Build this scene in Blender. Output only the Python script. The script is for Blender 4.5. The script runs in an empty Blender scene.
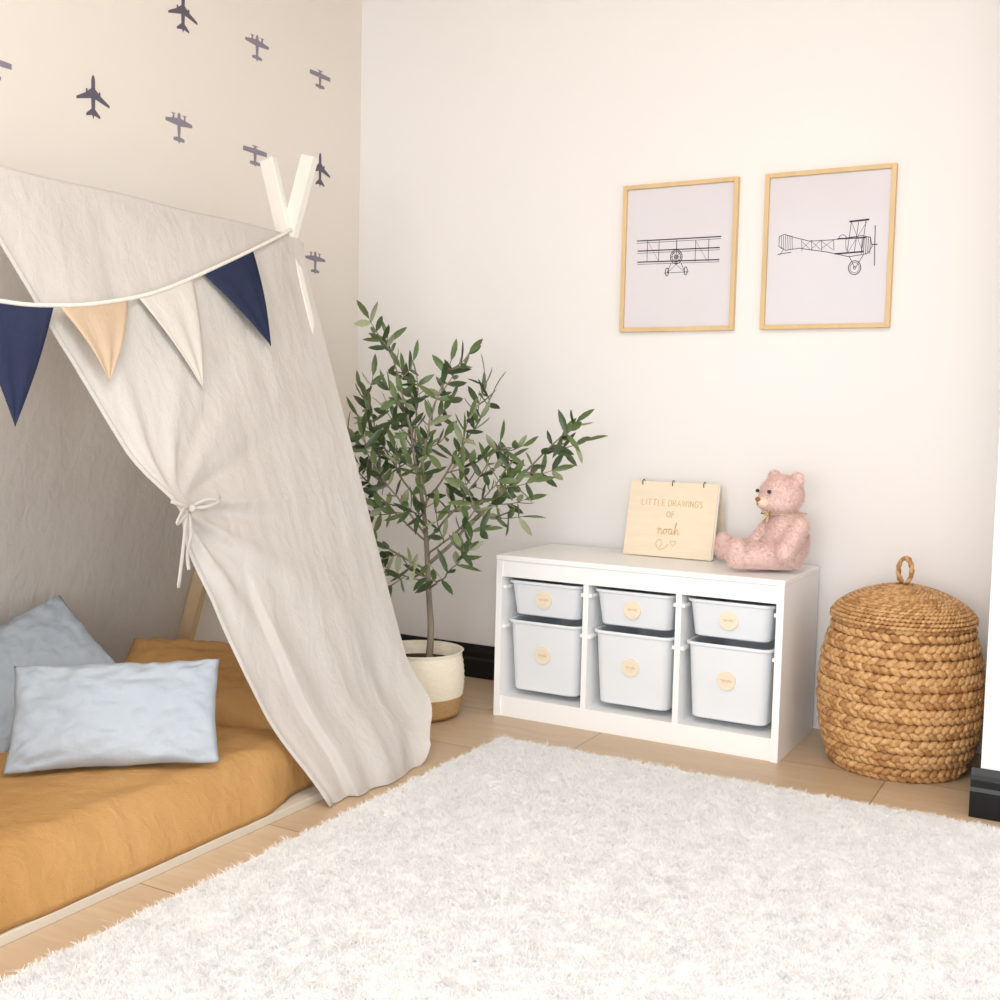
import bpy, bmesh, math, random
import numpy as np
from mathutils import Vector, Matrix, noise
random.seed(7); rng=np.random.default_rng(7)
S=bpy.context.scene; COL=S.collection

# ------------------------------------------------------------------ materials
def lin(c):
    out=[]
    for v in c:
        v=v/255.; out.append(v/12.92 if v<=.04045 else ((v+.055)/1.055)**2.4)
    return (*out,1.)
def mat(name,c,rough=.6,var=.06,scale=8.,bump=0.,bscale=60.,stretch=(1,1,1),spec=.3,c2=None,sheen=0.,detail=3,metal=0.,bdist=.01,coat=0.):
    m=bpy.data.materials.new(name); m.use_nodes=True; nt=m.node_tree; N=nt.nodes; L=nt.links
    b=N['Principled BSDF']; b.inputs['Roughness'].default_value=rough
    b.inputs['Specular IOR Level'].default_value=spec; b.inputs['Metallic'].default_value=metal
    b.inputs['Sheen Weight'].default_value=sheen; b.inputs['Coat Weight'].default_value=coat
    tc=N.new('ShaderNodeTexCoord'); mp=N.new('ShaderNodeMapping'); mp.inputs['Scale'].default_value=stretch
    L.new(tc.outputs['Object'],mp.inputs['Vector'])
    n=N.new('ShaderNodeTexNoise'); n.inputs['Scale'].default_value=scale; n.inputs['Detail'].default_value=detail
    L.new(mp.outputs[0],n.inputs['Vector'])
    r=N.new('ShaderNodeValToRGB'); a=lin(c)
    lo=lin(c2) if c2 else tuple(max(0,x*(1-var*2)) for x in a[:3])+(1,)
    r.color_ramp.elements[0].position=.3; r.color_ramp.elements[1].position=.7
    r.color_ramp.elements[0].color=lo; r.color_ramp.elements[1].color=a
    L.new(n.outputs['Fac'],r.inputs['Fac']); L.new(r.outputs[0],b.inputs['Base Color'])
    if bump:
        n2=N.new('ShaderNodeTexNoise'); n2.inputs['Scale'].default_value=bscale; n2.inputs['Detail'].default_value=3
        L.new(mp.outputs[0],n2.inputs['Vector'])
        bp=N.new('ShaderNodeBump'); bp.inputs['Strength'].default_value=bump; bp.inputs['Distance'].default_value=bdist
        L.new(n2.outputs['Fac'],bp.inputs['Height']); L.new(bp.outputs[0],b.inputs['Normal'])
    return m
def linen(name,c,c2,crease=.5,dist=.02,translucent=0.,big=.8,mid=.32):
    m=mat(name,c,.9,c2=c2,scale=3,bump=0,spec=.08)
    nt=m.node_tree;N=nt.nodes;L=nt.links;b=N['Principled BSDF']
    tc=N.new('ShaderNodeTexCoord')
    hs=[]
    for sc,st,w in ((6.,(1.4,1.4,.7),big),(26.,(1.3,1.3,.7),mid),(110.,(1,1,7),.09),(110.,(6,6,1),.09)):
        mp=N.new('ShaderNodeMapping'); mp.inputs['Scale'].default_value=st
        L.new(tc.outputs['Object'],mp.inputs['Vector'])
        n=N.new('ShaderNodeTexNoise'); n.inputs['Scale'].default_value=sc; n.inputs['Detail'].default_value=2; n.inputs['Distortion'].default_value=.6
        L.new(mp.outputs[0],n.inputs['Vector'])
        q=N.new('ShaderNodeMath'); q.operation='MULTIPLY'; q.inputs[1].default_value=w; L.new(n.outputs['Fac'],q.inputs[0]); hs.append(q)
    acc=hs[0]
    for q in hs[1:]:
        a=N.new('ShaderNodeMath'); a.operation='ADD'; L.new(acc.outputs[0],a.inputs[0]); L.new(q.outputs[0],a.inputs[1]); acc=a
    bp=N.new('ShaderNodeBump'); bp.inputs['Strength'].default_value=crease; bp.inputs['Distance'].default_value=dist
    L.new(acc.outputs[0],bp.inputs['Height']); L.new(bp.outputs[0],b.inputs['Normal'])
    if translucent:
        tr_=N.new('ShaderNodeBsdfTranslucent'); tr_.inputs[0].default_value=lin(c); mx=N.new('ShaderNodeMixShader'); mx.inputs[0].default_value=translucent
        L.new(b.outputs[0],mx.inputs[1]); L.new(tr_.outputs[0],mx.inputs[2]); L.new(mx.outputs[0],N['Material Output'].inputs['Surface'])
    return m
M={}
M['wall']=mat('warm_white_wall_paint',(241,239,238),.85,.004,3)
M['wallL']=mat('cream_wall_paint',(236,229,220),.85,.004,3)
M['ceil']=mat('ceiling_paint',(206,186,160),.9,.005)
M['black']=mat('black_gloss_paint',(12,14,18),.35,.05,5,spec=.4)
M['canvas']=linen('natural_linen',(225,221,216),(216,211,205),.6,.018,.2,.8,.36)
M['mustard']=linen('mustard_cotton',(200,157,104),(188,144,90),.75,.02)
M['blue']=linen('grey_blue_cotton',(184,193,202),(175,185,195),.6,.018)
M['greyblue']=linen('dusty_grey_cotton',(170,178,186),(161,170,179),.6,.018)
M['navy']=linen('navy_linen',(54,60,86),(42,48,72),.4)
M['tan']=linen('tan_linen',(208,185,160),(198,174,148),.4)
M['cream']=linen('grey_beige_linen',(216,211,203),(206,200,191),.4)
M['cord']=mat('cream_cotton_cord',(240,234,224),.9,.05,80)
M['palewood']=mat('white_washed_wood',(240,236,229),.55,.04,6,.1,30,(1,1,.15))
M['railwood']=mat('dull_pale_wood',(216,207,192),.6,.05,6,.1,30,(1,.15,1))
M['pinewood']=mat('pine_wood',(224,196,158),.5,.06,14,.1,40,(1,1,.1))
M['white']=mat('white_lacquer',(247,247,247),.35,.004,3)
M['bin']=mat('frosted_white_plastic',(235,240,245),.3,.004,3,spec=.4)
M['disc']=mat('birch_plywood',(240,226,202),.5,.04,20,stretch=(1,1,6))
M['engrave']=mat('engraved_wood',(208,176,128),.6,.05,30)
M['birch']=mat('birch_cover',(240,225,200),.5,.03,6,stretch=(1,1,8))
M['paper']=mat('cream_paper',(240,236,226),.8,.01)
M['metal']=mat('dark_metal',(60,56,52),.3,.05,metal=.9)
M['oak']=mat('oak_frame_wood',(228,198,150),.45,.06,20,.1,60,(1,1,.2))
M['print']=mat('print_paper',(222,219,225),.15,.005,2,spec=.5,coat=.5)
M['ink']=mat('black_ink',(62,58,66),.6,.05)
M['decal']=mat('slate_vinyl',(146,139,152),.5,.05)
M['decald']=mat('dark_slate_vinyl',(102,97,113),.5,.05)
M['bark']=mat('olive_bark',(150,138,122),.85,.2,30,.5,60,(1,1,.3))
M['leafa']=mat('olive_leaf_dark',(68,88,54),.38,.12,25,spec=.5)
M['leafb']=mat('olive_leaf_mid',(104,124,76),.38,.12,25,spec=.5)
M['leafc']=mat('olive_leaf_pale',(160,168,132),.5,.1,25)
M['soil']=mat('dark_soil',(70,52,40),.95,.3,60,.8,90)
M['jute']=mat('cream_woven_jute',(245,236,216),.9,.04,60,.3,120,(1,1,3))
M['jutetan']=mat('tan_woven_jute',(198,160,110),.9,.10,60,.5,120,(1,1,3))
M['hy']=mat('water_hyacinth_light',(222,180,126),.36,.2,70,.5,90,c2=(186,138,88))
M['hy2']=mat('water_hyacinth_mid',(198,150,98),.36,.2,70,.5,90,c2=(156,110,66))
M['hyd']=mat('water_hyacinth_core',(140,98,60),.8,.2,60,.6,90)
M['pink']=mat('pink_plush',(242,215,208),.95,.02,30)
M['pinkl']=mat('tan_pink_plush',(238,212,192),.95,.05,30)
M['nose']=mat('brown_thread',(158,106,72),.6,.08,60)
M['eye']=mat('black_glass_eye',(18,14,12),.1,.0,spec=.7)
M['gold']=mat('gold_satin_ribbon',(226,196,142),.35,.05,40)
M['pilebase']=mat('ivory_rug_backing',(251,251,251),.95,.005,20)
def pile_mat():
    m=bpy.data.materials.new('ivory_wool_pile'); m.use_nodes=True; nt=m.node_tree;N=nt.nodes;L=nt.links
    N.remove(N['Principled BSDF']); c=lin((253,253,253))
    tc=N.new('ShaderNodeTexCoord'); n=N.new('ShaderNodeTexNoise'); n.inputs['Scale'].default_value=60; L.new(tc.outputs['Object'],n.inputs['Vector'])
    r=N.new('ShaderNodeValToRGB'); r.color_ramp.elements[0].position=.35; r.color_ramp.elements[1].position=.65; r.color_ramp.elements[0].color=lin((249,249,249)); r.color_ramp.elements[1].color=c
    L.new(n.outputs['Fac'],r.inputs['Fac'])
    d=N.new('ShaderNodeBsdfDiffuse'); t=N.new('ShaderNodeBsdfTranslucent'); mx=N.new('ShaderNodeMixShader'); mx.inputs[0].default_value=.45
    L.new(r.outputs[0],d.inputs[0]); L.new(r.outputs[0],t.inputs[0]); L.new(d.outputs[0],mx.inputs[1]); L.new(t.outputs[0],mx.inputs[2]); L.new(mx.outputs[0],N['Material Output'].inputs['Surface'])
    return m
M['pile']=pile_mat()
def floor_mat():
    m=bpy.data.materials.new('light_oak_planks'); m.use_nodes=True; nt=m.node_tree;N=nt.nodes;L=nt.links;b=N['Principled BSDF']
    b.inputs['Roughness'].default_value=.38
    tc=N.new('ShaderNodeTexCoord')
    br=N.new('ShaderNodeTexBrick'); br.offset=.5
    br.inputs['Scale'].default_value=1; br.inputs['Brick Width'].default_value=.9; br.inputs['Row Height'].default_value=.42
    br.inputs['Mortar Size'].default_value=.0022; br.inputs['Mortar Smooth'].default_value=.3
    br.inputs['Color1'].default_value=lin((212,188,160)); br.inputs['Color2'].default_value=lin((202,177,147)); br.inputs['Mortar'].default_value=lin((150,124,96))
    L.new(tc.outputs['Object'],br.inputs['Vector'])
    mp=N.new('ShaderNodeMapping'); mp.inputs['Scale'].default_value=(1.5,9,1); L.new(tc.outputs['Object'],mp.inputs['Vector'])
    n=N.new('ShaderNodeTexNoise'); n.inputs['Scale'].default_value=3; n.inputs['Detail'].default_value=6; n.inputs['Distortion'].default_value=1.2; L.new(mp.outputs[0],n.inputs['Vector'])
    mx=N.new('ShaderNodeMixRGB'); mx.blend_type='MULTIPLY'; mx.inputs[0].default_value=.5
    r=N.new('ShaderNodeValToRGB'); r.color_ramp.elements[0].position=.3; r.color_ramp.elements[0].color=(.76,.73,.66,1); r.color_ramp.elements[1].position=.7; r.color_ramp.elements[1].color=(1,1,1,1)
    L.new(n.outputs['Fac'],r.inputs['Fac']); L.new(br.outputs['Color'],mx.inputs[1]); L.new(r.outputs[0],mx.inputs[2]); L.new(mx.outputs[0],b.inputs['Base Color'])
    return m
M['floor']=floor_mat()

# ------------------------------------------------------------------ mesh helpers
class MB:
    def __init__(s): s.v=[];s.f=[];s.m=[]
    def add(s,v,f,mi=0):
        o=len(s.v); s.v.extend([tuple(map(float,p)) for p in v]); s.f.extend([tuple(i+o for i in q) for q in f]); s.m.extend([mi]*len(f))
    def box(s,x0,x1,y0,y1,z0,z1,mi=0):
        v=[(x0,y0,z0),(x1,y0,z0),(x1,y1,z0),(x0,y1,z0),(x0,y0,z1),(x1,y0,z1),(x1,y1,z1),(x0,y1,z1)]
        s.add(v,[(0,3,2,1),(4,5,6,7),(0,1,5,4),(1,2,6,5),(2,3,7,6),(3,0,4,7)],mi)
    def ell(s,c,r,R=None,nu=10,nv=6,mi=0):
        v=[];f=[]
        v.append((0,0,-1))
        for j in range(1,nv):
            a=-math.pi/2+math.pi*j/nv
            for i in range(nu):
                t=2*math.pi*i/nu; v.append((math.cos(a)*math.cos(t),math.cos(a)*math.sin(t),math.sin(a)))
        v.append((0,0,1)); n=len(v)-1
        for i in range(nu): f.append((0,1+(i+1)%nu,1+i)); f.append((n,n-nu+i,n-nu+(i+1)%nu))
        for j in range(nv-2):
            for i in range(nu):
                a=1+j*nu+i;b=1+j*nu+(i+1)%nu; f.append((a,b,b+nu,a+nu))
        v=np.array(v)*np.array(r)
        if R is not None: v=v@np.array(R).T
        s.add(v+np.array(c),f,mi)
    def tube(s,pts,rad,n=8,mi=0,closed=False,cap=True,flat=1.,up=None):
        P=np.array(pts,float); k=len(P)
        if not hasattr(rad,'__len__'): rad=[rad]*k
        if closed: T=np.roll(P,-1,0)-np.roll(P,1,0)
        else: T=np.gradient(P,axis=0)
        T/= np.linalg.norm(T,axis=1)[:,None]+1e-12
        a=np.array(up,float) if up is not None else (np.array([0,0,1.]) if abs(T[0][2])<.9 else np.array([1.,0,0]))
        v=[]
        u=a-T[0]*(a@T[0]); u/=np.linalg.norm(u)
        for i in range(k):
            if up is not None: u=np.array(up,float)
            u=u-T[i]*(u@T[i]); u/=np.linalg.norm(u)+1e-12; w=np.cross(T[i],u)
            for j in range(n):
                t=2*math.pi*j/n; v.append(P[i]+rad[i]*(math.cos(t)*u*flat+math.sin(t)*w))
        f=[]
        for i in range(k if closed else k-1):
            for j in range(n):
                a0=i*n+j;a1=i*n+(j+1)%n;b0=((i+1)%k)*n+j;b1=((i+1)%k)*n+(j+1)%n
                f.append((a0,b0,b1,a1))
        if cap and not closed: f.append(tuple(range(n))); f.append(tuple(reversed(range((k-1)*n,k*n))))
        s.add(v,f,mi)
    def revolve(s,c,prof,n=48,mi=0,mis=None,capb=True,capt=False):
        v=[]
        for r,z in prof:
            for i in range(n):
                t=2*math.pi*i/n; v.append((c[0]+r*math.cos(t),c[1]+r*math.sin(t),c[2]+z))
        o=len(s.v); s.v.extend(v)
        for j in range(len(prof)-1):
            for i in range(n):
                s.f.append((o+j*n+i,o+j*n+(i+1)%n,o+(j+1)*n+(i+1)%n,o+(j+1)*n+i)); s.m.append(mis[j] if mis else mi)
        if capb: s.f.append(tuple(o+i for i in reversed(range(n)))); s.m.append(mis[0] if mis else mi)
        if capt: k=(len(prof)-1)*n; s.f.append(tuple(o+k+i for i in range(n))); s.m.append(mis[-1] if mis else mi)
    def obj(s,name,mats,smooth=False,bevel=0.,parent=None,**kw):
        me=bpy.data.meshes.new(name); me.from_pydata(s.v,[],s.f)
        for m in (mats if isinstance(mats,(list,tuple)) else [mats]): me.materials.append(M[m])
        me.polygons.foreach_set('material_index',s.m)
        if smooth: me.polygons.foreach_set('use_smooth',[True]*len(s.f))
        me.update(); ob=bpy.data.objects.new(name,me); COL.objects.link(ob)
        if bevel:
            b=ob.modifiers.new('b','BEVEL'); b.width=bevel; b.segments=2; b.limit_method='ANGLE'; b.angle_limit=.7
        if parent: par(ob,parent)
        for k,x in kw.items(): ob[k]=x
        return ob
def par(ob,parent):
    ob.parent=parent
    ob.matrix_parent_inverse=Matrix.Translation(parent.location).inverted() if parent.type=='EMPTY' else Matrix.Identity(4)
def thing(name,loc,label,category,group=None):
    e=bpy.data.objects.new(name,None); e.empty_display_size=.05; e.location=loc; COL.objects.link(e)
    e['label']=label; e['category']=category
    if group: e['group']=group
    return e
def crom(pts,n=8):
    P=[np.array(p,float) for p in pts]; P=[2*P[0]-P[1]]+P+[2*P[-1]-P[-2]]; out=[]
    for i in range(1,len(P)-2):
        for k in range(n):
            t=k/n; a,b,c,d=P[i-1:i+3]
            out.append(.5*((2*b)+(-a+c)*t+(2*a-5*b+4*c-d)*t*t+(-a+3*b-3*c+d)*t**3))
    out.append(P[-2]); return np.array(out)
def sstep(x): x=min(1,max(0,x)); return x*x*(3-2*x)

# ------------------------------------------------------------------ room
WX=2.518
def struct(mb,name,m,**k):
    o=mb.obj(name,m,**k); o['kind']='structure'; return o
b=MB(); b.box(-.1,5.2,-6.2,.1,-.1,0); struct(b,'floor','floor')
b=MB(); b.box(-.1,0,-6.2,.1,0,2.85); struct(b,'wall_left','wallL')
b=MB(); b.box(0,3.6,0,.1,0,2.85); struct(b,'wall_back','wall')
b=MB(); b.box(WX,5.2,-.62,0,0,2.85); struct(b,'wall_right','wall')
b=MB(); b.box(-.1,5.2,-6.2,.1,2.85,2.95); struct(b,'ceiling','ceil')
def skirting(name,x0,x1,yw,ax='x',sg=1):
    b=MB(); prof=[(0,0),(-.02,0),(-.02,.07),(-.014,.08),(-.014,.1),(-.009,.112),(-.004,.13),(0,.13)]
    v=[];n=len(prof)
    for e in (x0,x1):
        for d,z in prof: v.append((e,yw+d,z) if ax=='x' else (yw-d*sg,e,z))
    f=[(i,(i+1)%n,n+(i+1)%n,n+i) for i in range(n)]+[tuple(range(n)),tuple(range(n,2*n))]
    b.add(v,f); return struct(b,name,'black')
skirting('baseboard_back',0.02,1.9,-.001)
skirting('baseboard_right',WX-.022,5.2,-.621)
skirting('baseboard_side',-.62,-.03,WX-.001,'y',-1)
skirting('baseboard_left',-6.2,-.02,.001,'y')

# ------------------------------------------------------------------ aeroplane decals
def decal(y,z,kind,w,h,dark):
    if kind=='jet':
        hp=[(0,1),(.07,.93),(.11,.75),(.11,.38),(.34,.2),(.35,.3),(.43,.3),(.44,.12),(1,-.18),(1,-.3),(.12,-.08),(.1,-.55),(.42,-.82),(.42,-.93),(.06,-.84),(0,-1)]
    elif kind=='twin':
        hp=[(0,.85),(.09,.75),(.12,.5),(.36,.46),(.37,.68),(.28,.7),(.28,.74),(.56,.74),(.56,.7),(.47,.68),(.48,.45),(1,.34),(1,.16),(.12,.06),(.08,-.6),(.4,-.68),(.4,-.86),(.06,-.86),(0,-1)]
    else:
        hp=[(0,.8),(.25,.8),(.25,.74),(.08,.72),(.12,.55),(1,.5),(1,.12),(.12,.1),(.08,-.55),(.42,-.6),(.42,-.85),(.05,-.88),(0,-1)]
    out=[(a,c) for a,c in hp]+[(-a,c) for a,c in reversed(hp[1:-1])]
    n=len(out); v=[(.0015,y+a*w/2,z+c*h/2) for a,c in out]+[(.0002,y+a*w/2,z+c*h/2) for a,c in out]
    bb=MB(); bb.add(v,[tuple(reversed(range(n))),tuple(range(n,2*n))]+[(i,(i+1)%n,n+(i+1)%n,n+i) for i in range(n)])
    o=bb.obj('aeroplane_decal','decald' if dark else 'decal')
    o['label']={'jet':'dark grey jet airliner sticker on beige wall','twin':'slate grey twin-propeller plane sticker on wall','prop':'slate grey propeller plane sticker on wall'}[kind]
    o['category']='wall sticker'; o['group']='aeroplane stickers on the wall'
for y,z,k,w,h,d in ((-.991,2.34,'jet',.13,.125,1),(-.628,2.336,'twin',.125,.1,0),(-.267,2.321,'prop',.125,.08,0),(-1.363,1.974,'jet',.125,.13,1),
    (-1.008,1.967,'twin',.12,.11,0),(-.635,1.954,'prop',.125,.082,0),(-.261,1.976,'jet',.125,.13,1),(-.285,1.618,'twin',.125,.095,0),(-1.71,1.971,'prop',.12,.08,0)):
    decal(y,z,k,w,h,d)

# ------------------------------------------------------------------ tent bed
AX,AZ,YF,YN=.46,1.59,-.975,-2.95
tent=thing('tent_bed',(.5,-2.,0),'white wooden teepee bed frame with natural linen canopy tied open','bed')
def bar(b,p,q,w,t,mi=0):
    p=np.array(p,float);q=np.array(q,float);d=q-p;d/=np.linalg.norm(d); yv=np.array([0,1.,0]); s_=np.cross(d,yv); s_/=np.linalg.norm(s_)
    v=[]
    for e in (p,q):
        for a,c in ((-1,-1),(1,-1),(1,1),(-1,1)): v.append(e+s_*a*w/2+yv*c*t/2)
    b.add(v,[(0,1,2,3),(7,6,5,4),(0,4,5,1),(1,5,6,2),(2,6,7,3),(3,7,4,0)],mi)
for yy,sg in ((YF,1),(YN,-1)):
    b=MB(); bar(b,(.925,yy-.018*sg,0.01),(.372,yy-.018*sg,1.83),.052,.026); b.obj('pole','palewood',bevel=.003,parent=tent)
    p0=np.array((.035,yy-.12*sg,.01)); p1=np.array((.515,yy+.014,1.835)); pm=p0+(p1-p0)*.4
    b=MB(); bar(b,p0,pm,.05,.026,1); bar(b,pm,p1,.05,.026,0); b.obj('pole',['palewood','pinewood'],parent=tent)
b=MB(); b.tube([(AX,YN-.02,1.562),(AX,YF+.04,1.562)],.014,10); b.obj('ridge_pole','palewood',smooth=True,parent=tent)
b=MB(); b.box(.958,.988,YN+.02,YF-.02,0.0,.022); b.box(.03,.058,YN+.02,YF-.02,0,.022); b.box(.058,.958,YF-.045,YF-.02,0,.022); b.box(.058,.958,YN+.02,YN+.045,0,.022)
b.box(.058,.958,YN+.045,YF-.045,.005,.018)
b.obj('bed_frame','railwood',bevel=.002,parent=tent)

TY=-1.765
edge=[(1.6,-2.20),(1.409,-2.090),(1.143,-1.95),(.989,-1.878),(.86,-1.81),(.79,-1.765),(.72,-1.745),(.558,-1.69),(.328,-1.625),(.133,-1.555),(0.,-1.500)]
ez=np.array([e[0] for e in edge][::-1]); ey=np.array([e[1] for e in edge][::-1])
def panel_pt(s,z):
    y0=float(np.interp(z,ez,ey)); y1=YF+.022-.085*sstep((.14-z)/.14)+.02*math.exp(-((z-.16)/.1)**2)
    y=y0+(y1-y0)*s
    x=AX+.004+(AZ-z)*.337+.056*sstep((.26-z)/.24)+.008*sstep((z-1.4)/.15)
    dy=y-TY; dz=(z-.79)*1.05; r=math.hypot(dy,dz); ph=math.atan2(dz,dy)
    A=.018*sstep(r/.15)*math.exp(-r/.38)
    if dz>0: A*=.6
    d=A*math.sin(11*ph+1.0*math.sin(3*r))+.35*A*math.sin(25*ph+2)
    d+=.03*math.exp(-(r/.09)**2)
    d+=-.012*math.exp(-((s)/.10)**2)*(1-math.exp(-(r/.1)**2))*sstep((1.5-z)/.3)
    low=sstep((.75-z)/.6)
    d+=-.026*(1-sstep((s-.19)/.03))*sstep((.66-z)/.22)*sstep(s/.05+.4)
    d+=low*(.010*math.sin(s*13+.5)+.004*math.sin(s*29+z*2))*(1-.35*s)
    d+=.005*math.sin(y*8+z*1.5)*sstep((1.5-z)/.4)
    d+=.006*noise.noise(Vector((y*3.5,z*1.1,1.3)))+.0034*noise.noise(Vector((y*15,z*4,4)))+.0016*noise.noise(Vector((y*34,z*12,8)))
    d*=sstep((AZ-.01-z)/.08)*(1-.8*sstep((s-.93)/.07)*sstep((z-.3)/.2))
    if s>.84 and z<.3: z+=(1-z/.3)*.055*((s-.84)/.16)**2.2
    return x+d,y,max(z,.004)
def sheet(fn,ns,nt,name,m,flip=False,parent=tent):
    v=[];f=[]
    for j in range(nt+1):
        for i in range(ns+1): v.append(fn(i/ns,j/nt))
    for j in range(nt):
        for i in range(ns):
            a=j*(ns+1)+i; q=(a,a+1,a+ns+2,a+ns+1); f.append(q if not flip else q[::-1])
    b=MB(); b.add(v,f); return b.obj(name,m,smooth=True,parent=parent)
def far_curtain(s,t): return panel_pt(s,1.58*(1-t))
sheet(far_curtain,150,190,'tied_curtain','canvas')
b=MB(); hp_=[panel_pt(0.004,1.575*(1-t/60)) for t in range(61)]; b.tube([(x+.003,y,z) for x,y,z in hp_],.008,8,flat=.45,up=(1,0,.3))
b.obj('curtain_hem','canvas',smooth=True,parent=tent)
def near_curtain(s,t):
    x,y,z=panel_pt(s,1.58*(1-t)); ys=-2.20-(y+2.20)*.62
    return x,max(ys,-2.97),z
sheet(near_curtain,50,80,'tied_curtain','canvas',flip=True)
def left_slope(s,t):
    y=YN-.02+(YF-.0-YN)*s; z=1.58-1.55*t
    x=AX-.014-.27*(AZ-z); d=(.012*noise.noise(Vector((y*3,z*1.0,7)))+.008*math.sin(y*9+z*1)+.002*noise.noise(Vector((y*11,z*5,2))))*sstep(t/.06)
    return max(x+d-.012*sstep(t/.1),.008),y,z
sheet(left_slope,100,80,'wall_side_canopy','canvas')
def cap(s,t):
    y=YN-.02+(YF+.0-YN)*s; a=math.pi*t
    return AX+.0155*math.cos(a),y,1.578+.014*math.sin(a)+.002*math.sin(y*14)
sheet(cap,60,10,'canopy_ridge_fold','canvas',flip=True)
b=MB(); T=np.array((.797,TY,.788))
def rib(pts,w=.006): b.tube(crom([T+np.array(p) for p in pts],8),w,8,flat=.25,up=(1,0,-.1))
rib([(0,0,0),(.02,.04,.020),(.02,.085,.014),(.02,.04,.002),(0,0,0)],.005)
rib([(0,0,0),(.02,-.035,.004),(.03,-.07,-.03),(.02,-.035,-.02),(0,0,0)],.005)
rib([(0,0,0),(.02,-.012,-.06),(.015,-.02,-.11),(.02,-.02,-.15)],.006)
rib([(0,0,0),(.02,-.03,-.03),(.02,-.04,-.10),(.02,-.055,-.19)],.006)
rib([(-.01,-.05,.02),(.0,0,.004),(.0,.06,.0),(-.01,.12,.02)],.006)
b.ell(T+np.array((.01,0,0)),(.010,.011,.011))
b.obj('tie_ribbon','canvas',smooth=True,parent=tent)

def softbox(x0,x1,y0,y1,z0,z1,r,n,amp,seed,m,name):
    nx=int((x1-x0)/n);ny=int((y1-y0)/n);nz=max(3,int((z1-z0)/n)); b=MB()
    def P(x,y,z):
        c=np.array((min(max(x,x0+r),x1-r),min(max(y,y0+r),y1-r),min(max(z,z0+.001),z1-r)))
        p=np.array((x,y,z)); d=p-c; L=np.linalg.norm(d)
        if L>1e-9: 
            p=c+d/L*min(L,r); nn=d/L
            a=amp*(.7*noise.noise(Vector((x*4+seed,y*5,z*6)))+.6*noise.noise(Vector((x*13,y*9+seed,z*12)))+1.0*abs(noise.noise(Vector((x*8+y*5,y*3.5-x*4,seed+z*5))))+.7*(1-abs(noise.noise(Vector((x*12-y*6,y*8+x*4,seed+z*4))))*3))
            p=p+nn*a
        fl=sstep((z1-p[2])/(z1-z0))*sstep((p[0]-.7)/.2)*(.052 if p[1]<-1.7 else .052*sstep((-1.5-p[1])/.2))
        p[0]+=fl
        return p
    def face(fn,nu,nv):
        v=[P(*fn(i/nu,j/nv)) for j in range(nv+1) for i in range(nu+1)]
        b.add(v,[(j*(nu+1)+i,j*(nu+1)+i+1,(j+1)*(nu+1)+i+1,(j+1)*(nu+1)+i) for j in range(nv) for i in range(nu)])
    L_=lambda a,c,t:a+(c-a)*t
    face(lambda s,t:(L_(x0,x1,s),L_(y0,y1,t),z1),nx,ny)
    face(lambda s,t:(x1,L_(y0,y1,s),L_(z0,z1,t)),ny,nz)
    face(lambda s,t:(x0,L_(y1,y0,s),L_(z0,z1,t)),ny,nz)
    face(lambda s,t:(L_(x0,x1,s),y0,L_(z0,z1,t)),nx,nz)
    face(lambda s,t:(L_(x1,x0,s),y1,L_(z0,z1,t)),nx,nz)
    o=b.obj(name,m,smooth=True)
    bm=bmesh.new(); bm.from_mesh(o.data); bmesh.ops.remove_doubles(bm,verts=bm.verts,dist=.0006); bmesh.ops.holes_fill(bm,edges=[e for e in bm.edges if e.is_boundary],sides=0); bm.to_mesh(o.data); bm.free()
    return o
mt=softbox(.075,.932,YN+.06,YF-.07,.024,.165,.055,.012,.0040,3,'mustard','mattress')
mt['label']='mattress with crumpled mustard yellow cotton sheet'; mt['category']='mattress'

def pillow(name,w,h,t,m,loc,rot,label,seed,n=54):
    b=MB(); 
    for sgn in (1,-1):
        v=[]
        for j in range(n+1):
            for i in range(n+1):
                u=-1+2*i/n; q=-1+2*j/n
                pu=u*(1-.045*(1-q*q)*abs(u)**2)+.014*noise.noise(Vector((u*3,q*3,seed))); pq=q*(1-.055*(1-u*u)*abs(q)**2)+.025*noise.noise(Vector((u*3,q*3,seed+5)))
                th=((1-abs(u)**2.8)*(1-abs(q)**2.8))**.5
                zz=sgn*t/2*th
                zz+=.014*th**.5*noise.noise(Vector((u*2.3+seed,q*2.3,sgn*3)))+.009*noise.noise(Vector((u*6+seed,q*5,sgn)))*min(1,th*3)+.003*noise.noise(Vector((u*13+seed,q*8,sgn)))*min(1,th*3)
                cr=sum(math.exp(-((math.hypot(u-a,q-c)-.3)/.35)**2)*math.sin(13*math.atan2(q-c,u-a)) for a in(-1,1) for c in(-1,1))
                zz+=.005*cr*th**.6
                v.append((pu*w/2,pq*h/2,zz))
        f=[(j*(n+1)+i,j*(n+1)+i+1,(j+1)*(n+1)+i+1,(j+1)*(n+1)+i) for j in range(n) for i in range(n)]
        b.add(v,f if sgn>0 else [x[::-1] for x in f])
    o=b.obj(name,m,smooth=True); 
    bm=bmesh.new(); bm.from_mesh(o.data); bmesh.ops.remove_doubles(bm,verts=bm.verts,dist=.0008); bm.to_mesh(o.data); bm.free()
    o.matrix_world=rot; o.location=loc
    o['label']=label; o['category']='pillow'; return o
def basis(xa,up_tilt):
    xa=Vector(xa).normalized(); nh=Vector((xa.y,-xa.x,0)); 
    nz=(nh*math.cos(up_tilt)+Vector((0,0,1))*math.sin(up_tilt)).normalized(); ya=nz.cross(xa)
    return Matrix((( xa.x,ya.x,nz.x,0),(xa.y,ya.y,nz.y,0),(xa.z,ya.z,nz.z,0),(0,0,0,1)))
pillow('pillow',.49,.27,.12,'blue',(.697,-1.905,.288),basis((.74,.67,.015),.62),'pale blue-grey cotton pillow propped on mustard bed',1)
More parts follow.
